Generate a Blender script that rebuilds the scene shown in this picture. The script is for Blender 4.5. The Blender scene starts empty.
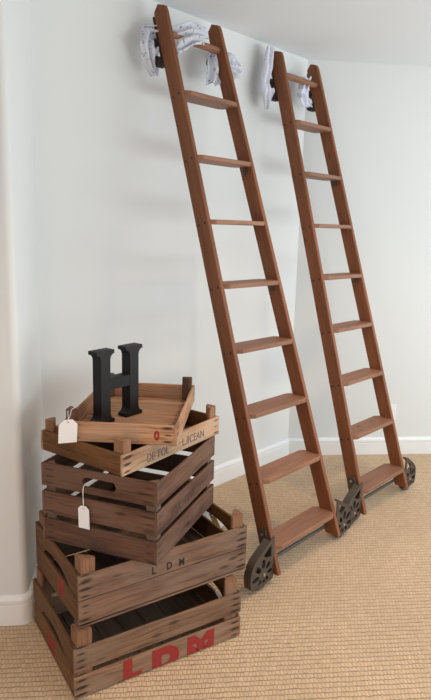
import bpy, bmesh, math, random
from mathutils import Vector, Matrix, noise
random.seed(7)
sc = bpy.context.scene
COL = sc.collection
V = Vector

# ------------------------------------------------------------------ materials
def new_mat(name):
    m = bpy.data.materials.new(name); m.use_nodes = True
    nt = m.node_tree; nt.nodes.clear()
    out = nt.nodes.new('ShaderNodeOutputMaterial'); b = nt.nodes.new('ShaderNodeBsdfPrincipled')
    nt.links.new(b.outputs[0], out.inputs[0])
    return m, nt, b

class NB:
    def __init__(s, nt): s.nt = nt
    def n(s, t, **k):
        x = s.nt.nodes.new(t)
        for a, v in k.items(): setattr(x, a, v)
        return x
    def l(s, a, b): s.nt.links.new(a, b)
    def math(s, op, a, b=None, clamp=False):
        x = s.n('ShaderNodeMath', operation=op, use_clamp=clamp)
        for i, v in enumerate((a, b)):
            if v is None: continue
            if isinstance(v, (int, float)): x.inputs[i].default_value = v
            else: s.l(v, x.inputs[i])
        return x.outputs[0]
    def mix(s, f, a, b, mode='MIX'):
        x = s.n('ShaderNodeMix', data_type='RGBA', blend_type=mode)
        for i, v in ((0, f), (6, a), (7, b)):
            if isinstance(v, (int, float)): x.inputs[i].default_value = v
            elif isinstance(v, tuple): x.inputs[i].default_value = (*v, 1) if len(v) == 3 else v
            else: s.l(v, x.inputs[i])
        return x.outputs[2]
    def ramp(s, f, stops):
        x = s.n('ShaderNodeValToRGB'); s.l(f, x.inputs[0]); e = x.color_ramp.elements
        while len(e) < len(stops): e.new(.5)
        for q, (p, c) in zip(e, stops):
            q.position = p; q.color = (*c, 1) if isinstance(c, tuple) else (c, c, c, 1)
        return x.outputs[0]
    def noise(s, vec, scale, detail=4, rough=.55, dist=0):
        x = s.n('ShaderNodeTexNoise'); s.l(vec, x.inputs['Vector'])
        x.inputs['Scale'].default_value = scale; x.inputs['Detail'].default_value = detail
        x.inputs['Roughness'].default_value = rough; x.inputs['Distortion'].default_value = dist
        return x.outputs[0]
    def mapping(s, vec, scale=(1,1,1), rot=(0,0,0), loc=(0,0,0)):
        x = s.n('ShaderNodeMapping'); s.l(vec, x.inputs[0])
        x.inputs['Scale'].default_value = scale; x.inputs['Rotation'].default_value = rot; x.inputs['Location'].default_value = loc
        return x.outputs[0]
    def bump(s, h, strength, dist, b):
        x = s.n('ShaderNodeBump'); s.l(h, x.inputs['Height'])
        x.inputs['Strength'].default_value = strength; x.inputs['Distance'].default_value = dist
        s.l(x.outputs[0], b.inputs['Normal'])

def flat(name, col, rough=.6, metal=0, var=.0, scale=30, bump=0):
    m, nt, b = new_mat(name); q = NB(nt)
    tc = q.n('ShaderNodeTexCoord').outputs['Object']
    f = q.noise(tc, scale, 5)
    c = q.mix(f, tuple(x*(1-var) for x in col), tuple(min(1, x*(1+var)) for x in col))
    q.l(c, b.inputs['Base Color']); b.inputs['Roughness'].default_value = rough; b.inputs['Metallic'].default_value = metal
    if bump: q.bump(f, bump, .002, b)
    return m

def wood(name, dark, light, grey, stain=.9, rough=.75, varn=0, streak=1.0, gamt=.55):
    """board wood driven by the metre UVs the boards carry"""
    m, nt, b = new_mat(name); q = NB(nt)
    uv = q.n('ShaderNodeUVMap', uv_map='grain').outputs[0]
    en = q.n('ShaderNodeUVMap', uv_map='ends').outputs[0]
    bi = q.n('ShaderNodeUVMap', uv_map='board').outputs[0]
    warp = q.noise(q.mapping(uv, (3, 9, 1)), 1.5, 3)
    w = q.n('ShaderNodeVectorMath', operation='MULTIPLY_ADD')
    cx = q.n('ShaderNodeCombineXYZ'); q.l(warp, cx.inputs[1])
    q.l(cx.outputs[0], w.inputs[0]); w.inputs[1].default_value = (0, .03, 0); q.l(uv, w.inputs[2])
    g1 = q.noise(q.mapping(w.outputs[0], (5, 150*streak, 1)), 1.0, 6, .6)
    g2 = q.noise(q.mapping(w.outputs[0], (2.2, 26*streak, 1)), 1.0, 4, .6)
    g = q.math('ADD', q.math('MULTIPLY', g1, .5), q.math('MULTIPLY', g2, .5))
    c = q.ramp(g, [(.37, dark), (.57, light)])
    pt = q.ramp(q.noise(q.mapping(uv, (4, 11, 1)), 1.0, 3), [(.45, 0.0), (.60, 1.0)])
    c = q.mix(q.math('MULTIPLY', pt, gamt), c, grey)
    # knots
    vo = q.n('ShaderNodeTexVoronoi', feature='F1'); q.l(q.mapping(uv, (4.2, 14, 1)), vo.inputs['Vector']); vo.inputs['Scale'].default_value = 1.0
    kn = q.ramp(vo.outputs['Distance'], [(.06, 1.0), (.13, 0.0)])
    c = q.mix(q.math('MULTIPLY', kn, .65), c, tuple(x*.28 for x in dark))
    wn = q.n('ShaderNodeTexWhiteNoise', noise_dimensions='3D'); q.l(bi, wn.inputs['Vector'])
    br = q.math('ADD', q.math('MULTIPLY', wn.outputs['Value'], .36), .82)
    bc = q.n('ShaderNodeCombineColor'); [q.l(br, bc.inputs[i]) for i in range(3)]
    c = q.mix(1.0, c, bc.outputs[0], 'MULTIPLY')
    if stain:
        s1 = q.n('ShaderNodeSeparateXYZ'); q.l(en, s1.inputs[0]); s2 = q.n('ShaderNodeSeparateXYZ'); q.l(uv, s2.inputs[0])
        mn = q.math('MINIMUM', s1.outputs[0], s1.outputs[1])
        d1 = q.math('DIVIDE', q.math('SUBTRACT', mn, .024), .026)
        fr = q.math('FRACT', q.math('DIVIDE', s2.outputs[1], .026))
        d2 = q.math('DIVIDE', q.math('SUBTRACT', fr, .5), .24)
        rr = q.math('SQRT', q.math('ADD', q.math('MULTIPLY', d1, d1), q.math('MULTIPLY', d2, d2)))
        rr = q.math('ADD', rr, q.math('MULTIPLY', q.math('SUBTRACT', g2, .5), 2.2))
        st = q.ramp(rr, [(.35, 1.0), (1.0, 0.0)])
        c = q.mix(q.math('MULTIPLY', st, stain), c, (.018, .012, .01))
    q.l(c, b.inputs['Base Color']); b.inputs['Roughness'].default_value = rough; b.inputs['Specular IOR Level'].default_value = .3
    if varn: b.inputs['Coat Weight'].default_value = varn; b.inputs['Coat Roughness'].default_value = .35
    q.bump(g1, .35, .0012, b)
    return m

M = {}
M['tan'] = wood('weathered_tan_pine', (.085,.039,.021), (.27,.150,.086), (.25,.168,.115))
M['tan2'] = wood('weathered_grey_brown_pine', (.066,.031,.019), (.225,.124,.078), (.235,.155,.108))
M['honey'] = wood('orange_tan_end_boards', (.08,.030,.009), (.17,.074,.024), (.13,.068,.028), stain=.4)
M['brown'] = wood('aged_dark_brown_pine', (.058,.023,.013), (.155,.076,.047), (.17,.098,.066), stain=.5)
M['pale'] = wood('pale_knotty_pine', (.17,.070,.030), (.50,.265,.145), (.42,.26,.165))
M['paled'] = wood('pale_pine_tray', (.20,.095,.048), (.54,.335,.205), (.47,.325,.225))
M['base'] = wood('dusty_base_boards', (.085,.05,.032), (.17,.105,.07), (.15,.11,.08), stain=0)
M['block'] = wood('corner_block_wood', (.14,.060,.028), (.27,.135,.072), (.23,.13,.08), stain=0)
M['rail'] = wood('varnished_ladder_rail', (.145,.046,.015), (.235,.080,.029), (.19,.064,.023), stain=0, rough=.55, varn=.05, gamt=.3)
M['tread'] = wood('varnished_ladder_tread', (.18,.076,.038), (.285,.134,.076), (.25,.115,.063), stain=0, rough=.55, varn=.05, gamt=.3)
M['iron'] = flat('cast_iron', (.085,.066,.052), .5, .35, .3, 60, .3)
M['dark'] = flat('dark_brown_rubber_and_iron', (.028,.017,.014), .6, .1, .3, 60)
M['bolt'] = flat('steel_bolt', (.55,.54,.52), .3, .9, .1)
M['plug'] = flat('dark_wood_plug', (.04,.013,.007), .6, 0, .2)
M['black'] = flat('black_painted_wood', (.006,.005,.005), .55, 0, .5, 40, .3)
for _n in M['black'].node_tree.nodes:
    if _n.type == 'BSDF_PRINCIPLED': _n.inputs['Specular IOR Level'].default_value = .3
M['paper'] = flat('white_tag_card', (.86,.84,.84), .7, 0, .02)
M['olive'] = flat('olive_tag_card', (.20,.125,.035), .7, 0, .2)
M['string'] = flat('white_string', (.75,.72,.68), .8)
M['red'] = flat('faded_red_paint', (.27,.018,.014), .8, 0, .25, 60)
M['ink'] = flat('worn_black_ink', (.02,.016,.014), .8, 0, .3, 120)
M['inkb'] = flat('faded_brown_ink', (.062,.030,.020), .8, 0, .3, 120)
M['inkl'] = flat('faded_grey_ink', (.15,.10,.075), .8, 0, .4, 120)
M['wall'] = flat('matt_wall_paint', (.70,.70,.685), .9, 0, .012, 3)
M['ceil'] = flat('matt_ceiling_paint', (.74,.765,.785), .92, 0, .01, 3)
M['trim'] = flat('white_gloss_trim', (.80,.79,.775), .4, 0, .01)
M['plast'] = flat('white_plastic', (.80,.79,.78), .35)

def carpet_mat():
    m, nt, b = new_mat('woven_loop_carpet'); q = NB(nt)
    tc = q.n('ShaderNodeTexCoord').outputs['Object']
    wn = q.n('ShaderNodeTexNoise'); q.l(tc, wn.inputs['Vector']); wn.inputs['Scale'].default_value = 38; wn.inputs['Detail'].default_value = 3
    wv = q.n('ShaderNodeVectorMath', operation='MULTIPLY_ADD'); q.l(wn.outputs['Color'], wv.inputs[0]); wv.inputs[1].default_value = (.014,.014,0); q.l(tc, wv.inputs[2])
    mp = q.mapping(wv.outputs[0], rot=(0, 0, math.radians(41.5)))
    br = q.n('ShaderNodeTexBrick', offset=.5); q.l(mp, br.inputs['Vector'])
    br.inputs['Scale'].default_value = 1; br.inputs['Brick Width'].default_value = .0145; br.inputs['Row Height'].default_value = .024
    br.inputs['Mortar Size'].default_value = .0028; br.inputs['Mortar Smooth'].default_value = 1.0; br.inputs['Bias'].default_value = 0
    br.inputs['Color1'].default_value = (.68,.48,.31,1); br.inputs['Color2'].default_value = (.56,.385,.24,1); br.inputs['Mortar'].default_value = (.43,.30,.185,1)
    sy = q.n('ShaderNodeSeparateXYZ'); q.l(mp, sy.inputs[0])
    fr = q.math('ABSOLUTE', q.math('SUBTRACT', q.math('FRACT', q.math('DIVIDE', sy.outputs[1], .024)), .5))
    ln = q.ramp(fr, [(.36, 0.0), (.5, 1.0)])
    brk = q.ramp(q.noise(q.mapping(mp, (26, 60, 1)), 1.0, 3), [(.3, .25), (.65, 1.0)])
    lines = q.math('MULTIPLY', ln, brk)
    big = q.noise(tc, 2.5, 4)
    fin = q.noise(tc, 220, 3)
    c = q.mix(q.math('MULTIPLY', fin, .45), br.outputs['Color'], (.60,.46,.31))
    c = q.mix(q.ramp(big, [(.35, 0.0), (.7, .25)]), c, (.40,.28,.18))
    c = q.mix(q.math('MULTIPLY', lines, .8), c, (.20,.12,.065))
    q.l(c, b.inputs['Base Color']); b.inputs['Roughness'].default_value = .95
    h = q.math('ADD', q.math('SUBTRACT', 1.0, lines), q.math('MULTIPLY', fin, .5))
    h = q.math('SUBTRACT', h, q.math('MULTIPLY', br.outputs['Fac'], .4))
    q.bump(h, .6, .006, b)
    return m
M['carpet'] = carpet_mat()

def cloth_mat(name, base, dots, size, thr):
    m, nt, b = new_mat(name); q = NB(nt)
    uv = q.n('ShaderNodeUVMap', uv_map='grain').outputs[0]
    vo = q.n('ShaderNodeTexVoronoi', feature='F1'); q.l(uv, vo.inputs['Vector']); vo.inputs['Scale'].default_value = size
    f = q.ramp(vo.outputs['Distance'], [(thr, 1.0), (thr+.08, 0.0)])
    wn = q.n('ShaderNodeTexWhiteNoise', noise_dimensions='3D'); q.l(vo.outputs['Color'], wn.inputs['Vector'])
    f = q.math('MULTIPLY', f, q.math('POWER', wn.outputs['Value'], .6))
    c = q.mix(f, base, dots)
    q.l(c, b.inputs['Base Color']); b.inputs['Roughness'].default_value = .76
    b.inputs['Sheen Weight'].default_value = .2
    return m
M['spot'] = cloth_mat('white_cloth_grey_specks', (.63,.64,.70), (.13,.13,.16), 95, .24)
M['plainc'] = cloth_mat('white_cloth_pale_specks', (.66,.665,.75), (.42,.42,.50), 80, .2)

# ------------------------------------------------------------------ object helpers
def link(o, parent=None):
    COL.objects.link(o)
    if parent: o.parent = parent
    return o
def from_bm(name, bm, mat, parent=None, smooth=False):
    me = bpy.data.meshes.new(name); bmesh.ops.recalc_face_normals(bm, faces=bm.faces); bm.to_mesh(me); bm.free()
    for m in (mat if isinstance(mat, (list, tuple)) else [mat]): me.materials.append(m)
    if smooth:
        for p in me.polygons: p.use_smooth = True
    return link(bpy.data.objects.new(name, me), parent)
def thing(name, label, cat, loc=(0,0,0), rz=0, group=None):
    o = bpy.data.objects.new(name, None); link(o); o.empty_display_size = .05
    o.location = loc; o.rotation_euler = (0, 0, rz); o['label'] = label; o['category'] = cat
    if group: o['group'] = group
    return o
def tag(o, label, cat, group=None):
    o['label'] = label; o['category'] = cat
    if group: o['group'] = group
    return o
def struct(o): o['kind'] = 'structure'; return o

BID = [0]
def layers(bm):
    return [bm.loops.layers.uv.get(n) or bm.loops.layers.uv.new(n) for n in ('grain', 'ends', 'board')]
def board(bm, o, U, W, N, L, H, T, lo=None, hi=None, ch=.0016, jit=.0008, seg=None):
    """sawn board: length L along U, height H along W, thickness T along N; lo/hi(u) shape its long edges"""
    ly = layers(bm); BID[0] += 1; bid = BID[0]
    o, U, W, N = V(o), V(U).normalized(), V(W).normalized(), V(N).normalized()
    n = seg or max(3, int(L/.035)); rings = []
    for i in range(n+1):
        u = L*i/n
        a = (lo(u) if lo else 0) + jit*noise.noise(V((u*9, bid*3.1, 0)))
        b = (hi(u) if hi else H) + jit*noise.noise(V((u*9, bid*3.1, 7)))
        e = ch if 0 < i < n else ch*2
        sh = jit*noise.noise(V((u*6, bid*1.7, 3)))
        uu = u if 0 < i < n else u
        prof = [(a+ch, 0), (b-ch, 0), (b, ch), (b, T-ch), (b-ch, T), (a+ch, T), (a, T-ch), (a, ch)]
        if b-a < 2.2*ch: m_ = (a+b)/2; prof = [(m_, 0)]*2+[(m_, ch), (m_, T-ch)]+[(m_, T)]*2+[(m_, T-ch), (m_, ch)]
        rings.append(([bm.verts.new(o+U*uu+W*w+N*(t+sh)) for w, t in prof], u, prof))
    per = [0, H, H, H+T, H+T, 2*H+T, 2*H+T, 2*H+2*T]
    def setuv(f, dat):
        for lp, (u, p) in zip(f.loops, dat):
            lp[ly[0]].uv = (u + bid*3.37, p + 0.0); lp[ly[1]].uv = (u, L-u); lp[ly[2]].uv = (bid*.731, bid*.37)
    for (r0, u0, p0), (r1, u1, p1) in zip(rings, rings[1:]):
        for k in range(8):
            k2 = (k+1) % 8
            f = bm.faces.new((r0[k], r0[k2], r1[k2], r1[k]))
            pa = p0[k][0]+p0[k][1]; pb = p0[k2][0]+p0[k2][1]
            setuv(f, [(u0, pa), (u0, pb), (u1, pb), (u1, pa)])
    for (r, u, p), rev in ((rings[0], 1), (rings[-1], 0)):
        vs = r[::-1] if rev else r; pp = p[::-1] if rev else p
        f = bm.faces.new(vs)
        for lp, (w, t) in zip(f.loops, pp):
            lp[ly[0]].uv = (t*6 + bid, w); lp[ly[1]].uv = (.5, .5); lp[ly[2]].uv = (bid*.731, bid*.37)
def box(bm, c, s, rot=None, bev=.0):
    m = Matrix.Translation(c) @ (rot.to_4x4() if rot else Matrix()) @ Matrix.Diagonal((*s, 1))
    r = bmesh.ops.create_cube(bm, size=1, matrix=m)
    if bev:
        es = {e for v in r['verts'] for e in v.link_edges}
        bmesh.ops.bevel(bm, geom=list(es), offset=bev, segments=2, profile=.5, affect='EDGES')
def cyl(bm, a, b, r, seg=20, r2=None):
    a, b = V(a), V(b); d = b-a
    q = d.to_track_quat('Z', 'Y').to_matrix().to_4x4()
    bmesh.ops.create_cone(bm, cap_ends=True, segments=seg, radius1=r, radius2=r if r2 is None else r2, depth=d.length, matrix=Matrix.Translation((a+b)/2) @ q)
def tube(bm, pts, r, seg=6):
    pts = [V(p) for p in pts]; prev = None
    for i, p in enumerate(pts):
        d = (pts[min(i+1, len(pts)-1)]-pts[max(i-1, 0)]).normalized()
        x = d.orthogonal().normalized() if prev is None else (prev - d*prev.dot(d)).normalized()
        prev = x; y = d.cross(x)
        ring = [bm.verts.new(p+(x*math.cos(t)+y*math.sin(t))*r) for t in [2*math.pi*k/seg for k in range(seg)]]
        if i:
            for k in range(seg): bm.faces.new((last[k], last[(k+1) % seg], ring[(k+1) % seg], ring[k]))
        else: bm.faces.new(ring[::-1])
        last = ring
    bm.faces.new(last)
def curve_mesh(name, loops, depth):
    """filled 2D outline with holes, thickness depth -> mesh data (local xy)"""
    cu = bpy.data.curves.new(name, 'CURVE'); cu.dimensions = '2D'; cu.fill_mode = 'BOTH'; cu.extrude = depth/2
    for lp in loops:
        sp = cu.splines.new('POLY'); sp.points.add(len(lp)-1); sp.use_cyclic_u = True
        for p, (x, y) in zip(sp.points, lp): p.co = (x, y, 0, 1)
    t = bpy.data.objects.new(name, cu); COL.objects.link(t); bpy.context.view_layer.update()
    me = bpy.data.meshes.new_from_object(t.evaluated_get(bpy.context.evaluated_depsgraph_get()))
    bpy.data.objects.remove(t); return me
def text_mesh(body, size, bold=0, depth=.0004, shear=0, spacing=1.0):
    cu = bpy.data.curves.new('lettering', 'FONT'); cu.body = body; cu.size = size; cu.extrude = depth; cu.offset = bold; cu.space_character = spacing
    cu.resolution_u = 4
    t = bpy.data.objects.new('lettering', cu); COL.objects.link(t); bpy.context.view_layer.update()
    me = bpy.data.meshes.new_from_object(t.evaluated_get(bpy.context.evaluated_depsgraph_get()))
    bpy.data.objects.remove(t); return me
def place_text(name, me, mat, parent, o, X, Y, sx=1, sy=1, clip=None, rot=0):
    X, Y = V(X).normalized(), V(Y).normalized(); Z = X.cross(Y)
    bm = bmesh.new(); bm.from_mesh(me)
    bm.transform(Matrix.Rotation(rot, 4, 'Z') @ Matrix.Diagonal((sx, sy, 1, 1)))
    if clip:
        for y, s in clip:
            g = bm.verts[:]+bm.edges[:]+bm.faces[:]
            bmesh.ops.bisect_plane(bm, geom=g, plane_co=(0, y, 0), plane_no=(0, s, 0), clear_outer=True)
    m = Matrix((X, Y, Z)).transposed().to_4x4(); m.translation = V(o)
    bm.transform(m)
    return from_bm(name, bm, mat, parent)

# ------------------------------------------------------------------ room
H = 2.6621
A41 = math.radians(41.5)
cor = V((1.115, -.395))                 # outside corner of the near left wall
fw = V((-math.cos(A41), math.sin(A41))) # runs left along the near wall
rt = V((1.4473, 0)) - cor
def arc_corner(p, d_in, d_out, r, n=8):
    """rounded corner polyline between two directions"""
    a = p - d_in*r; b = p + d_out*r
    c = a + (b - p)
    return [c + (p-c).normalized()*0 + ((a-c)*math.cos(t)+(b-c)*math.sin(t)) for t in [math.pi/2*i/n for i in range(n+1)]]
def wall_strip(name, pts, z0, z1, mat, off=0, smooth=False):
    bm = bmesh.new(); lo = [bm.verts.new((p.x, p.y, z0)) for p in pts]; hi = [bm.verts.new((p.x, p.y, z1)) for p in pts]
    for i in range(len(pts)-1): bm.faces.new((lo[i], lo[i+1], hi[i+1], hi[i]))
    me = bpy.data.meshes.new(name); bm.to_mesh(me); bm.free(); me.materials.append(mat)
    if smooth:
        for p in me.polygons: p.use_smooth = True
    return struct(link(bpy.data.objects.new(name, me)))
rtd = rt.normalized()
leftpoly = [cor+fw*2.6] + arc_corner(cor, -fw, rtd, .03) + [V((1.4473, 0))]
wall_strip('wall_left', leftpoly, 0, H, M['wall'])
ra = .71962
rd = V((math.cos(ra), -math.sin(ra)))
wall_strip('wall_back', [V((1.4473, 0)), V((3.4162, 0))], 0, H, M['wall'])
wall_strip('wall_right', [V((3.4162, 0)), V((3.4162, 0))+rd*2.7], 0, H, M['wall'])
def plane(name, z, mat, x0, x1, y0, y1):
    bm = bmesh.new(); bm.faces.new([bm.verts.new(p) for p in ((x0,y0,z),(x1,y0,z),(x1,y1,z),(x0,y1,z))])
    return struct(from_bm(name, bm, mat))
plane('floor', 0, M['carpet'], -2.5, 6, -6, 2)
bm = bmesh.new()
for z in (H, H+.1): pass
box(bm, (2.0, -1.2, H+.05), (7.2, 6.2, .1)); struct(from_bm('ceiling', bm, M['ceil']))
def offset_poly(pts, d):
    out = []
    for i, p in enumerate(pts):
        n = V((0, 0))
        for a, b in ((i-1, i), (i, i+1)):
            if a < 0 or b >= len(pts): continue
            t = (pts[b]-pts[a]).normalized(); nn = V((t.y, -t.x)); n += nn
        n.normalize()
        if 0 < i < len(pts)-1:
            t = (pts[i+1]-pts[i]).normalized(); c = n.dot(V((t.y, -t.x))); n = n/max(c, .5)
        out.append(p+n*d)
    return out
def baseboard(name, pts):
    prof = [(0, 0), (.016, 0), (.016, .086), (.012, .089), (.012, .091), (.017, .095), (.017, .110), (.013, .119), (.008, .125), (.003, .1275), (0, .1275)]
    bm = bmesh.new(); cols = [[bm.verts.new((p.x, p.y, z)) for p in offset_poly(pts, d)] for d, z in prof]
    for a, b in zip(cols, cols[1:]):
        for i in range(len(pts)-1): bm.faces.new((a[i], a[i+1], b[i+1], b[i]))
    return struct(from_bm(name, bm, M['trim']))
baseboard('baseboard_left', leftpoly)
baseboard('baseboard_back', [V((1.4473, 0)), V((3.4162, 0))])
baseboard('baseboard_right', [V((3.4162, 0)), V((3.4162, 0))+rd*2.7])

# wall outlet on the right wall
nrm = V((-math.sin(ra), -math.cos(ra), 0)); rd3 = V((rd.x, rd.y, 0))
oc = V((3.4162, 0, 0)) + rd3*.752 + V((0, 0, .318))
ot = thing('wall_outlet', 'white outlet plate low on the pale wall behind the farther ladder', 'outlet', oc)
R3 = Matrix((rd3, -nrm, V((0, 0, 1)))).transposed()
bm = bmesh.new(); box(bm, nrm*.003, (.07, .005, .115), R3, .002); from_bm('cover_plate', bm, M['plast'], ot)
for dz in (.025, -.025):
    bm = bmesh.new(); box(bm, nrm*.0062+V((0, 0, dz)), (.034, .002, .028), R3, .0008)
    for dx in (-.007, .007): box(bm, nrm*.0072+rd3*dx+V((0, 0, dz)), (.003, .001, .010), R3)
    from_bm('socket', bm, M['plast'], ot)

# ------------------------------------------------------------------ ladders
AL = .30605; SA, CA = math.sin(AL), math.cos(AL)
def ladder(label, x, b, ln):
    w, tp, s0, st, LT, TH, DP = .4842, .02722, .13229, .305, 2.690, .026, .078; ZB = .0533
    cx = x + w/2
    root = thing('rolling_ladder', label, 'ladder', (cx, -b, 0), 0, 'rolling ladders leaning on the wall')
    up = V((0, SA, CA)); bk = V((0, CA, -SA))
    def P(s, t, off=0):   # inner front edge of rail, s=-1 left, +1 right
        xx = (-w/2 + t*(ln+tp)) if s < 0 else (w/2 + t*(ln-tp))
        return V((xx, 0, ZB)) + up*t + bk*off
    for s in (-1, 1):
        bm = bmesh.new(); a = P(s, .0); e = P(s, LT); U = (e-a).normalized()
        X = V((s, 0, 0)); N = X; Wd = bk
        L = (e-a).length
        rnd = lambda u, L=L: 0.0 if u < L-.04 else .039*(1-math.sqrt(max(0, 1-((u-L+.04)/.04)**2)))
        board(bm, a, U, bk, X, L, DP, TH, lo=lambda u: rnd(u)+.0, hi=lambda u: DP-rnd(u), ch=.003, jit=.0004, seg=120)
        # cut the foot level with the carpet
        bmesh.ops.bisect_plane(bm, geom=bm.verts[:]+bm.edges[:]+bm.faces[:], plane_co=(0, 0, ZB), plane_no=(0, 0, -1), clear_outer=True); bmesh.ops.holes_fill(bm, edges=bm.edges[:])
        r = from_bm('rail', bm, M['rail'], root)
        if s < 0:
            r['label'] = 'left side rail with pairs of dark wood plugs'
        for k in range(8):
            for off in (.018, .060):
                bm = bmesh.new(); c = P(s, s0+k*st-.012, off)+V((s*TH, 0, 0))
                cyl(bm, c-V((s*.004, 0, 0)), c+V((s*.0010, 0, 0)), .0068, 10); from_bm('wood_plug', bm, M['plug'], r)
    for k in range(8):
        t = s0+k*st; a = P(-1, t); c = P(1, t); Ls = c.x-a.x
        bm = bmesh.new(); yy = a.y; zz = a.z
        def clip(u, L=Ls, e=.022): return max(0, e-u, e-(L-u))
        board(bm, (a.x, yy-.019, zz-.022), (1, 0, 0), (0, 1, 0), (0, 0, 1), Ls, .129, .022, lo=lambda u: clip(u)*.75, hi=lambda u: .129-clip(u)*.75, ch=.003, jit=.0003, seg=60)
        from_bm('tread', bm, M['tread'], root)
        if k in (4, 6):
            bm = bmesh.new(); q = P(1, t-.035, .045); cyl(bm, q+V((-.012, 0, 0)), q+V((.002, 0, 0)), .011, 14)
            box(bm, q+V((-.006, -.002, .02)), (.006, .014, .03)); from_bm('metal_catch', bm, M['iron'], root)
    t = s0+8*st-.02; a = P(-1, t, .036); c = P(1, t, .036)
    bm = bmesh.new(); board(bm, (a.x, a.y-.016, a.z-.016), (1, 0, 0), (0, 1, 0), (0, 0, 1), c.x-a.x, .032, .032, ch=.009, jit=.0004)
    from_bm('top_rung', bm, M['tread'], root)
    # cast wheel brackets
    outl0 = [(0, .240), (.012, .236), (.030, .225), (.050, .213), (.072, .200), (.095, .186), (.117, .172), (.135, .158), (.149, .143), (.157, .126), (.162, .105), (.163, .085), (.161, .060), (.156, .040), (.146, .032), (.125, .028), (.100, .026), (.070, .025), (.035, .026), (.010, .030), (0, .040)]
    def circ(cx_, cz_, rx, rz, n=14, rot=0):
        return [(cx_+rx*math.cos(q)*math.cos(rot)-rz*math.sin(q)*math.sin(rot), cz_+rx*math.cos(q)*math.sin(rot)+rz*math.sin(q)*math.cos(rot)) for q in [2*math.pi*i/n for i in range(n)]]
    for s in (-1, 1):
        e0 = P(s, .1)+V((s*TH, 0, 0)); x0 = P(s, .03).x+s*TH
        br = bpy.data.objects.new('wheel_bracket', None); link(br, root); br.location = (x0, 0, 0)
        slope = (P(s, .2).x-P(s, .03).x)/(.17*CA)
        ks = .9 if s > 0 else 1
        outl = [(px*ks+s*slope*(pz-.082)*max(0, 1-px/.07), pz) for px, pz in outl0]
        hub = (.070, .078); holes = []
        for an_, rr, rx, rz in ((-4, .056, .025, .012), (42, .056, .026, .0135), (86, .052, .024, .013), (130, .046, .019, .0115), (178, .044, .017, .010), (-48, .038, .013, .010), (-96, .032, .011, .008), (226, .036, .012, .009)):
            an = math.radians(an_); holes.append(circ(hub[0]+rr*math.cos(an), hub[1]+rr*math.sin(an), rx, rz, 14, an))
        holes.append([(.022+s*slope*.10, .205), (.050, .190), (.076, .172), (.064, .160), (.042, .150), (.020, .150)])
        me = curve_mesh('plate', [[(s*px, pz) for px, pz in lp] for lp in [outl]+holes], .006)
        bm = bmesh.new(); bm.from_mesh(me); bm.transform(Matrix.Rotation(math.pi/2, 4, 'X'))
        fy = .032
        bm.transform(Matrix.Translation((0, fy, 0)))
        from_bm('openwork_plate', bm, M['iron'], br)
        bm = bmesh.new(); ol = outl[2:15]; rings = []
        for j, (px, pz) in enumerate(ol):
            a_ = ol[max(j-1, 0)]; b_ = ol[min(j+1, len(ol)-1)]; tx, tz = b_[0]-a_[0], b_[1]-a_[1]; l_ = math.hypot(tx, tz); nx, nz = tz/l_*-1, tx/l_
            if nx*(px-.06)+nz*(pz-.06) < 0: nx, nz = -nx, -nz
            rings.append([bm.verts.new(q) for q in ((s*(px+nx*.002), fy-.005, pz+nz*.002), (s*(px+nx*.002), fy+.034, pz+nz*.002), (s*(px-nx*.006), fy+.034, pz-nz*.006), (s*(px-nx*.006), fy-.005, pz-nz*.006))])
        for r0, r1 in zip(rings, rings[1:]):
            for k in range(4): bm.faces.new((r0[k], r0[(k+1) % 4], r1[(k+1) % 4], r1[k]))
        bm.faces.new(rings[0]); bm.faces.new(rings[-1][::-1])
        from_bm('curved_rim', bm, M['iron'], br)
        bm = bmesh.new()
        yb = P(s, .17, .035)
        yb = P(s, .145, .038); board_rot = Matrix.Rotation(-AL, 3, 'X')
        box(bm, (s*.004, yb.y, yb.z-.005), (.007, .046, .15), board_rot, .003); from_bm('mounting_strap', bm, M['iron'], br)
        bm = bmesh.new(); cyl(bm, (s*.006, yb.y+.016, yb.z+.045), (s*.013, yb.y+.016, yb.z+.045), .007, 12); from_bm('bolt', bm, M['bolt'], br)
        bm = bmesh.new(); cyl(bm, (s*hub[0], fy-.008, hub[1]), (s*hub[0], fy-.002, hub[1]), .0075, 12); from_bm('bolt', bm, M['bolt'], br)
        # wheel turning parallel to the wall
        wc = V((s*hub[0], fy+.024, .0655))
        bm = bmesh.new(); prof = [(0, -.013), (.014, -.015), (.016, -.010), (.054, -.009), (.056, -.014), (.064, -.014), (.065, 0), (.064, .014), (.056, .014), (.054, .009), (.016, .010), (.014, .015), (0, .013)]
        vs = []
        for r_, yy in prof: vs.append([bm.verts.new(wc+V((r_*math.cos(q), yy, r_*math.sin(q)))) for q in [2*math.pi*i/28 for i in range(28)]])
        for a1, b1 in zip(vs, vs[1:]):
            for k in range(28): bm.faces.new((a1[k], a1[(k+1) % 28], b1[(k+1) % 28], b1[k]))
        bmesh.ops.remove_doubles(bm, verts=bm.verts[:], dist=1e-5)
        from_bm('wheel', bm, M['iron'], br, True)
    la = P(-1, .03).x-TH-.01; lb = P(1, .03).x+TH+.01
    bm = bmesh.new(); cyl(bm, (la, .080, .085), (lb, .080, .085), .009, 14); from_bm('iron_rod', bm, M['iron'], root)
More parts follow.
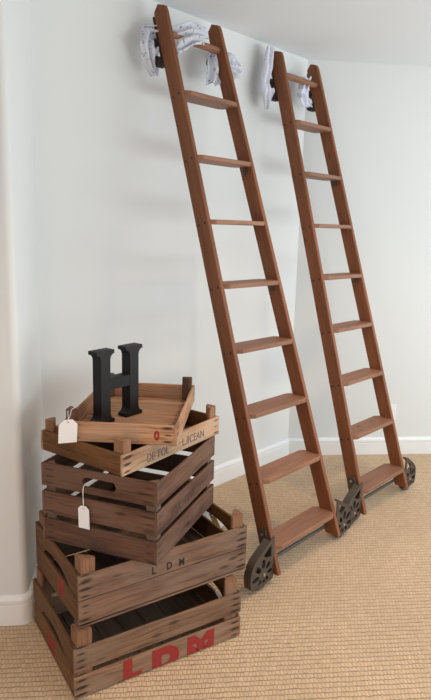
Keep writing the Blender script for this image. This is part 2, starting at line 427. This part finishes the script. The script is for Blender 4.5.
    # guide rollers at the top, bearing toward the wall
    for s in (-1, 1):
        gr = bpy.data.objects.new('top_roller_bracket', None); link(gr, root); c0 = P(s, 2.50, DP); gr.location = c0+V((s*TH/2, 0, 0))
        RT = Matrix.Rotation(-AL, 3, 'X')
        bm = bmesh.new(); box(bm, V((s*.004, 0, 0))+bk*.004+up*.03, (.026, .009, .24), RT, .002); from_bm('back_strap', bm, M['dark'], gr)
        for dt in (.030, -.052):
            c = up*dt+bk*.030+V((s*.006, 0, 0))
            bm = bmesh.new(); box(bm, up*dt+bk*.014+V((s*.006, 0, 0)), (.010, .030, .020), RT, .002); from_bm('roller_arm', bm, M['dark'], gr)
            bm = bmesh.new(); cyl(bm, c-V((.020, 0, 0)), c+V((.022, 0, 0)), .024, 20); from_bm('guide_roller', bm, M['dark'], gr)
    return root
ladder('brown wooden library ladder nearer the stacked crates, on cast wheels', 2.06976, .95874, -.02741)
ladder('brown wooden library ladder farther right, nearest the room corner, on cast wheels', 2.89961, .92956, .00805)

# ------------------------------------------------------------------ cloths
def cloth(label, rows, mat, folds=3, amp=.012, seed=0, puff=.0):
    """rows: (centre, half-width vector, normal vector) down the length of a crumpled strip"""
    bm = bmesh.new(); ly = layers(bm); nu, nv = 26, 46
    def interp(v):
        f = v*(len(rows)-1); i = min(int(f), len(rows)-2); t = f-i; t = t*t*(3-2*t)
        return [V(rows[i][k]).lerp(V(rows[i+1][k]), t) for k in range(3)]
    g = []; ctr = V((0, 0, 0))
    for j in range(nv+1):
        v = j/nv; c, hw, nr = interp(v); row = []; nr = nr.normalized()
        for i in range(nu+1):
            u = i/nu*2-1
            edge = 1+.22*noise.noise(V((v*5+seed, u*1.5, 2)))
            ph = 1.2*math.sin(v*4+seed)
            d = amp*math.sin(u*math.pi*folds+ph)+amp*1.3*noise.noise(V((u*2.2+seed, v*5, 1)))+puff*(1-u*u)
            p = c+hw*u*edge+nr*d+V((0, 0, .012*noise.noise(V((u*3, v*2, seed+5)))+(.018*noise.noise(V((u*2.5, seed, 9))) if j == nv else 0)))
            row.append(bm.verts.new(p))
        g.append(row)
    for j in range(nv):
        for i in range(nu):
            f = bm.faces.new((g[j][i], g[j][i+1], g[j+1][i+1], g[j+1][i]))
            for lp, (a, b) in zip(f.loops, ((i, j), (i+1, j), (i+1, j+1), (i, j+1))): lp[ly[0]].uv = (a/nu*.12+seed, b/nv*.42)
    o = from_bm('draped_cloth', bm, mat, None, True)
    md = o.modifiers.new('thickness', 'SOLIDIFY'); md.thickness = .004; md.offset = 0
    return tag(o, label, 'cloth', 'cloths padding the ladder tops')
cloth('speckled white cloth wrapped over the top rung of the ladder nearer the crates',
      [((2.050, -.090, 2.300), (.018, 0, .008), (-.3, -1, 0)), ((2.022, -.095, 2.355), (.042, 0, .01), (-.3, -1, 0)), ((2.000, -.105, 2.415), (.052, 0, -.01), (-.2, -1, 0)),
       ((2.035, -.065, 2.470), (.04, 0, -.04), (0, -1, .2)), ((2.115, -.15, 2.455), (.01, -.01, -.060), (0, -1, .3)), ((2.185, -.185, 2.488), (-.005, -.01, -.062), (0, -1, .3)), ((2.255, -.205, 2.492), (-.01, 0, -.040), (0, -1, .3))], M['spot'], 3, .013, 1, .016)
cloth('pale crumpled cloth hanging on the right rail of the ladder nearer the crates',
      [((2.655, -.085, 2.440), (.010, .0, -.040), (0, -1, 0)), ((2.610, -.085, 2.458), (.01, 0, -.066), (0, -1, 0)), ((2.539, -.045, 2.465), (.03, 0, -.05), (0, -1, 0)), ((2.448, -.115, 2.465), (.060, .0, .0), (-.3, -1, 0)), ((2.430, -.145, 2.390), (.088, 0, 0), (-.3, -1, 0)), ((2.415, -.145, 2.315), (.078, 0, .012), (-.3, -1, 0))], M['spot'], 3, .013, 2, .018)
cloth('long thin white cloth hanging beside the left rail of the ladder nearest the corner',
      [((2.930, -.085, 2.615), (.036, 0, .0), (-.3, -1, 0)), ((2.915, -.085, 2.52), (.045, 0, 0), (-.3, -1, 0)), ((2.888, -.090, 2.420), (.036, 0, 0), (-.3, -1, 0)), ((2.890, -.105, 2.360), (.052, 0, 0), (-.3, -1, 0)), ((2.905, -.09, 2.278), (.020, 0, 0), (-.3, -1, 0))], M['plainc'], 2, .008, 3, .010)
cloth('small white cloth bunched beside the right rail of the ladder nearest the corner',
      [((3.275, -.095, 2.515), (.045, 0, .0), (-.3, -1, 0)), ((3.235, -.11, 2.441), (.055, 0, .02), (-.3, -1, 0)), ((3.228, -.115, 2.390), (.052, 0, .01), (-.3, -1, 0)), ((3.265, -.115, 2.340), (.046, 0, .01), (-.3, -1, 0))], M['plainc'], 2, .012, 4, .016)
# ------------------------------------------------------------------ crates
def crate(label, x, y, z, th, a, b, h, side, ends, leg, post_up, mats, arch=None, slot=None, base_dir='x', tl=.009, te=.011, no_posts=(), base_strip=False, low_posts=()):
    """side/ends: lists of (z0, z1) boards; local x runs along the long front side, y along the left end"""
    side_m, end_m, base_m, post_m = mats
    root = thing('wooden_crate', label, 'crate', (x, y, z), th, 'stacked wooden crates')
    for k, yy in enumerate((0, b-tl)):
        bm = bmesh.new()
        for z0, z1 in side: board(bm, (0, yy, z0), (1, 0, 0), (0, 0, 1), (0, 1, 0), a, z1-z0, tl)
        o = from_bm('side_panel', bm, side_m, root)
        if k == 0: front = o
    for k, xx in enumerate((.001, a-te-.001)):
        bm = bmesh.new()
        Lb = b-2*tl-.001
        for i, (z0, z1) in enumerate(ends):
            hh = z1-z0; top = i == len(ends)-1
            if arch and top:
                def lo(u, L=Lb):
                    q = (u-L/2)/(arch[0]/2); return arch[1]*math.sqrt(1-q*q) if abs(q) < 1 else 0
                board(bm, (xx, tl+.0005, z0), (0, 1, 0), (0, 0, 1), (1, 0, 0), Lb, hh, te, lo=lo, seg=48)
            elif slot and top:
                u0, u1, s0, s1 = slot; m_ = (s0+s1)/2; r_ = (s1-s0)/2
                def half(u):
                    u = u+tl
                    if u <= u0 or u >= u1: return 0
                    e = min(u-u0, u1-u)
                    return r_ if e > r_ else math.sqrt(max(0, r_*r_-(r_-e)**2))
                board(bm, (xx, tl+.0005, z0), (0, 1, 0), (0, 0, 1), (1, 0, 0), Lb, hh, te, lo=lambda u: m_-z0+half(u), ch=.0007, seg=90, jit=0)
                BID[0] -= 1
                board(bm, (xx, tl+.0005, z0), (0, 1, 0), (0, 0, 1), (1, 0, 0), Lb, hh, te, hi=lambda u: m_-z0-half(u), ch=.0007, seg=90, jit=0)
            else:
                board(bm, (xx, tl+.0005, z0), (0, 1, 0), (0, 0, 1), (1, 0, 0), Lb, hh, te)
        from_bm('end_panel', bm, end_m, root)
    bm = bmesh.new(); zb = .0
    if base_dir == 'x':
        n = max(3, int((b-2*tl)/.08)); wd = (b-2*tl)/n
        for i in range(n): board(bm, (te+.002, tl+i*wd+.002, zb+.001), (1, 0, 0), (0, 1, 0), (0, 0, 1), a-2*te-.004, wd-.003, .007)
    else:
        n = max(3, int((a-2*te)/.085)); wd = (a-2*te)/n
        for i in range(n): board(bm, (te+i*wd+.002, tl+.002, zb+.001), (0, 1, 0), (1, 0, 0), (0, 0, 1), b-2*tl-.004, wd-.003, .007)
    from_bm('base_panel', bm, base_m, root)
    for i, (px, py, sx, sy) in enumerate(((te, tl, 1, 1), (a-te, tl, -1, 1), (te, b-tl, 1, -1), (a-te, b-tl, -1, -1))):
        if i in no_posts: continue
        bm = bmesh.new(); ly = layers(bm); BID[0] += 1; bid = BID[0]
        t_ = h-.006 if i in low_posts else h+post_up*(1+random.uniform(-.06, .06)); g = .0012
        prof = [(g, g), (leg, g), (leg, .012), (.012, leg), (g, leg)]
        lo = [bm.verts.new((px+sx*u, py+sy*v, .009)) for u, v in prof]; hi = [bm.verts.new((px+sx*u, py+sy*v, t_-.003*(k % 2))) for k, (u, v) in enumerate(prof)]
        fs = [bm.faces.new((lo[k], lo[(k+1) % 5], hi[(k+1) % 5], hi[k])) for k in range(5)]+[bm.faces.new(hi), bm.faces.new(lo[::-1])]
        for f in fs:
            for lp in f.loops:
                c = lp.vert.co; lp[ly[0]].uv = (c.z+bid*3.1, c.x+c.y); lp[ly[1]].uv = (.5, .5); lp[ly[2]].uv = (bid*.73, .2)
        bmesh.ops.bevel(bm, geom=bm.edges[:], offset=.0025, segments=2, affect='EDGES')
        from_bm('corner_post', bm, post_m, root)
    return root, front

# bottom crate
rA, fA = crate('bottom slatted crate on the carpet with big red letters', 1.008, -.883, 0, -.262, .678, .492, .195,
      [(.004, .087), (.108, .195)], [(.006, .100), (.103, .195)], .058, .058, (M['tan'], M['honey'], M['base'], M['block']), arch=(.27, .036), base_dir='y')
for ch, u, wd in (('L', .180, 1.1), ('D', .293, 1.25), ('M', .440, 1.30)):
    me = text_mesh(ch, .112, .0100)
    o = place_text('painted_letter', me, M['red'], rA, (u, -.0006, .002 if ch == 'L' else -.010), (1, 0, 0), (0, 0, 1), wd, 1.05, clip=((.082 if ch == 'L' else .094, 1), (.006 if ch == 'L' else .017, -1)))
    o['label'] = 'big faded red letter %s' % ch
me = text_mesh('M', .10, .007); place_text('painted_letter', me, M['red'], rA, (.0004, .30, .012), (0, -1, 0), (0, 0, 1), 1, .95, clip=((.075, 1), (.0, -1)))['label'] = 'red painted mark on the end board'
# second crate
rB, fB = crate('second crate from the floor, small black letters on its long side', 1.042, -.866, .2535, -.231, .700, .457, .190,
      [(.010, .096), (.099, .190)], [(.006, .100), (.102, .190)], .055, .052, (M['tan2'], M['honey'], M['base'], M['block']), arch=(.27, .036), base_dir='y')
bm = bmesh.new(); board(bm, (0, -.004, -.0005), (1, 0, 0), (0, 1, 0), (0, 0, 1), .700, .05, .007); from_bm('base_lath', bm, M['tan2'], rB)
for ch, u in (('L', .276), ('D', .336), ('M', .388)):
    place_text('stencil_letter', text_mesh(ch, .040, .0012), M['ink'], rB, (u, -.0006, .112), (1, 0, 0), (0, 0, 1), .80, 1)
place_text('painted_letter', text_mesh('M', .10, .006), M['red'], rB, (.0004, .20, .030), (0, -1, 0), (0, 0, 1), .7, .95, clip=((.066, 1), (.0, -1)))['label'] = 'red painted mark on the end board'
# third crate
rC, fC = crate('dark brown three-slat crate with a hand slot and hanging tag, third from the floor', 1.273, -.998, .444, .387, .540, .468, .302,
      [(.0, .086), (.108, .194), (.216, .302)], [(.0, .086), (.108, .194), (.216, .302)], .040, -.004, (M['brown'], M['brown'], M['base'], M['base']), slot=(.159, .296, .239, .276), base_dir='x')
place_text('stamped_lettering', text_mesh('CO.R. HEIDEN', .042, .0002, spacing=1.0), M['inkb'], rC, (.115, -.0006, .131), (1, 0, 0), (0, 0, 1), .82, 1)
# fourth: shallow tray
rD, fD = crate('shallow pale tray with black stamped writing, resting on the dark brown crate', 1.225, -.872, .7465, .139, .581, .425, .078,
      [(.0, .078)], [(.0, .078)], .045, .045, (M['paled'], M['honey'], M['base'], M['block']), base_dir='x', low_posts=(3,))
place_text('stamped_lettering', text_mesh('DE TOL', .040, .0002, spacing=1.02), M['inkl'], rD, (.125, -.0006, .014), (1, 0, 0), (0, 0, 1), .9, 1.15)
place_text('stamped_lettering', text_mesh('L.IICEAN', .040, .0002, spacing=1.02), M['inkl'], rD, (.330, -.0006, .018), (1, 0, 0), (0, 0, 1), .92, 1.15)
# top tray
rE, fE = crate('topmost small shallow tray, holding the black letter, red zero on its side', 1.423, -.932, .8250, .679, .590, .417, .074,
      [(.0, .074)], [(.0, .074)], .045, .042, (M['pale'], M['pale'], M['pale'], M['brown']), base_dir='y', low_posts=(0,))
place_text('stamped_numeral', text_mesh('0', .046, .0022), M['red'], rE, (.0004, .082, .020), (0, -1, 0), (0, 0, 1), .8, 1)['label'] = 'dark red zero'

# ------------------------------------------------------------------ black wooden letter H
def letter():
    W, D, Ht, sw, stm = .245, .048, .291, .092, .049
    th = .092
    o = thing('decorative_letter', 'black wooden serif letter H standing in the topmost tray', 'letter', (1.573, -.565, .8336), th)
    hs = (sw-stm)/2; fh, cr = .014, .026
    bm = bmesh.new()
    prof = [(sw/2, 0), (sw/2, fh)]+[(stm/2+hs*(1-math.sin(t)), fh+cr*(1-math.cos(t))) for t in [math.pi/2*i/6 for i in range(7)]]
    prof += [(w_, Ht-z_) for w_, z_ in prof[::-1]]
    for cx_ in (-W+sw/2, -sw/2):
        rings = [[bm.verts.new(q) for q in ((cx_-w_, 0, z_), (cx_+w_, 0, z_), (cx_+w_, D, z_), (cx_-w_, D, z_))] for w_, z_ in prof]
        for r0, r1 in zip(rings, rings[1:]):
            for k in range(4): bm.faces.new((r0[k], r0[(k+1) % 4], r1[(k+1) % 4], r1[k]))
        bm.faces.new(rings[0][::-1]); bm.faces.new(rings[-1])
    box(bm, (-W/2, D/2, .154), (W-sw*2+hs*2+.006, D-.002, .044))
    m = from_bm('letter_body', bm, M['black'], o)
    md = m.modifiers.new('soft_edges', 'BEVEL'); md.width = .0012; md.segments = 1; md.limit_method = 'ANGLE'
    return o
letter()

# ------------------------------------------------------------------ tags
def price_tag(label, c, X, Y, w, h, strings, mat=None, group='paper tags tied to the crates', parts=True, bend=.0):
    X, Y = V(X).normalized(), V(Y).normalized(); Z = X.cross(Y).normalized(); c = V(c)
    o = thing('paper_tag', label, 'tag', c, 0, group)
    k = w*.27
    outer = [(-w/2, -h/2), (w/2, -h/2), (w/2, h/2-k), (w/2-k, h/2), (-w/2+k, h/2), (-w/2, h/2-k)]
    hole = [(.0028*math.cos(t), h/2-.010+.0028*math.sin(t)) for t in [2*math.pi*i/10 for i in range(10)]]
    me = curve_mesh('tag', [outer, hole], .0008)
    bm = bmesh.new(); bm.from_mesh(me)
    m = Matrix((X, Y, Z)).transposed().to_4x4(); bm.transform(m)
    from_bm('tag_card', bm, mat or M['paper'], o)
    for s in strings:
        bm = bmesh.new(); tube(bm, [V(p)-c for p in s], .0011); from_bm('string', bm, M['string'], o)
    return o
# on the top tray, in front of its left corner
price_tag('white paper tag hanging at the left corner of the topmost tray', (1.163, -.640, .868), V((.648, -.742, .12)), V((.06, .0, 1)), .068, .086,
          [[(1.160, -.638, .902), (1.168, -.645, .920), (1.180, -.640, .945), (1.200, -.632, .948)], [(1.160, -.638, .902), (1.166, -.640, .915), (1.172, -.628, .935), (1.180, -.620, .936)]])
gC = V((-math.sin(.387), math.cos(.387), 0))
price_tag('white paper tag hanging from the hand slot of the dark brown crate', V((1.157, -.7375, .573)), -gC, V((.0, .0, 1))+gC*.02, .045, .086,
          [[(1.157, -.7375, .606), (1.156, -.736, .635), (1.1565, -.7365, .662), (1.1555, -.739, .678), (1.159, -.736, .689), (1.173, -.734, .691)],
           [(1.157, -.7375, .606), (1.157, -.737, .635), (1.1575, -.733, .662), (1.158, -.733, .678), (1.159, -.736, .689)],
           [(1.159, -.736, .689), (1.161, -.743, .700), (1.172, -.758, .712), (1.188, -.765, .716)]])
price_tag('olive brown tag on a thread below the right end of the dark brown crate', V((1.778, -.799, .366)), V((.60, -.62, -.35)), V((-.28, .30, .9)), .032, .062,
          [[(1.770, -.791, .392), (1.7700, -.7915, .42), (1.771, -.792, .450)]], M['olive'])
price_tag('white paper tag leaning inside the second crate behind the olive tag', V((1.808, -.770, .350)), V((.45, -.45, .45)), V((-.45, .45, .7)), .042, .105, [], M['paper'])
price_tag('small white tag inside the right end of the bottom crate', V((1.622, -.980, .158)), V((.5, -.7, .35)), V((-.35, .25, .8)), .012, .055, [])

# ------------------------------------------------------------------ light
w = bpy.data.worlds.new('world'); sc.world = w; w.use_nodes = True
w.node_tree.nodes['Background'].inputs[0].default_value = (.84, .93, 1.0, 1); w.node_tree.nodes['Background'].inputs[1].default_value = .9
def area(name, loc, target, sx, sy, power, col):
    l = bpy.data.lights.new(name, 'AREA'); l.shape = 'RECTANGLE'; l.size = sx; l.size_y = sy; l.energy = power; l.color = col
    o = bpy.data.objects.new(name, l); link(o); o.location = loc
    o.rotation_euler = (V(target)-V(loc)).to_track_quat('-Z', 'Y').to_euler(); return o
area('window_and_fill_daylight', (4.7, -2.6, 1.55), (2.0, -.3, 1.9), 2.5, 2.1, 42, (.84, .93, 1.0))
area('window_and_fill_daylight', (2.9, -4.1, 1.1), (2.3, -.6, 2.66), 2.4, 1.2, 58, (.86, .97, 1.0))  # added unseen fill, not a window: aimed up to brighten the ceiling
for x_, y_ in ((.75, -1.75), (2.6, -1.45)):  # added unseen warm spots that tint the carpet and lower walls, no fixtures modelled
    l = bpy.data.lights.new('warm_floor_fill', 'SPOT'); l.spot_size = math.radians(125); l.spot_blend = 1; l.shadow_soft_size = .07; l.energy = 70; l.color = (1, .70, .45)
    o = bpy.data.objects.new('warm_floor_fill', l); link(o); o.location = (x_, y_, H-.02)
l = bpy.data.lights.new('table_lamp', 'POINT'); l.shadow_soft_size = .15; l.energy = 17; l.color = (1, .60, .32)
o = bpy.data.objects.new('table_lamp', l); link(o); o.location = (-.35, -1.75, .6)

# ------------------------------------------------------------------ camera
cam = bpy.data.cameras.new('camera'); co = bpy.data.objects.new('camera', cam); link(co)
cam.sensor_fit = 'VERTICAL'; cam.sensor_height = 24; cam.lens = 24*605.84/700; cam.clip_start = .05
R = V((0.6825659, -0.7303614, 0.0260020)); U = V((0.1266381, 0.1532418, 0.9800407)); F = V((0.7197685, 0.6656495, -0.1970892))
m = Matrix((R, U, -F)).transposed().to_4x4(); m.translation = (0, -2.42433, 1.59394); co.matrix_world = m
sc.camera = co
sc.view_settings.view_transform = 'Standard'; sc.view_settings.look = 'None'; sc.view_settings.gamma = 1; sc.view_settings.use_curve_mapping = False
sc.view_settings.exposure = -.06
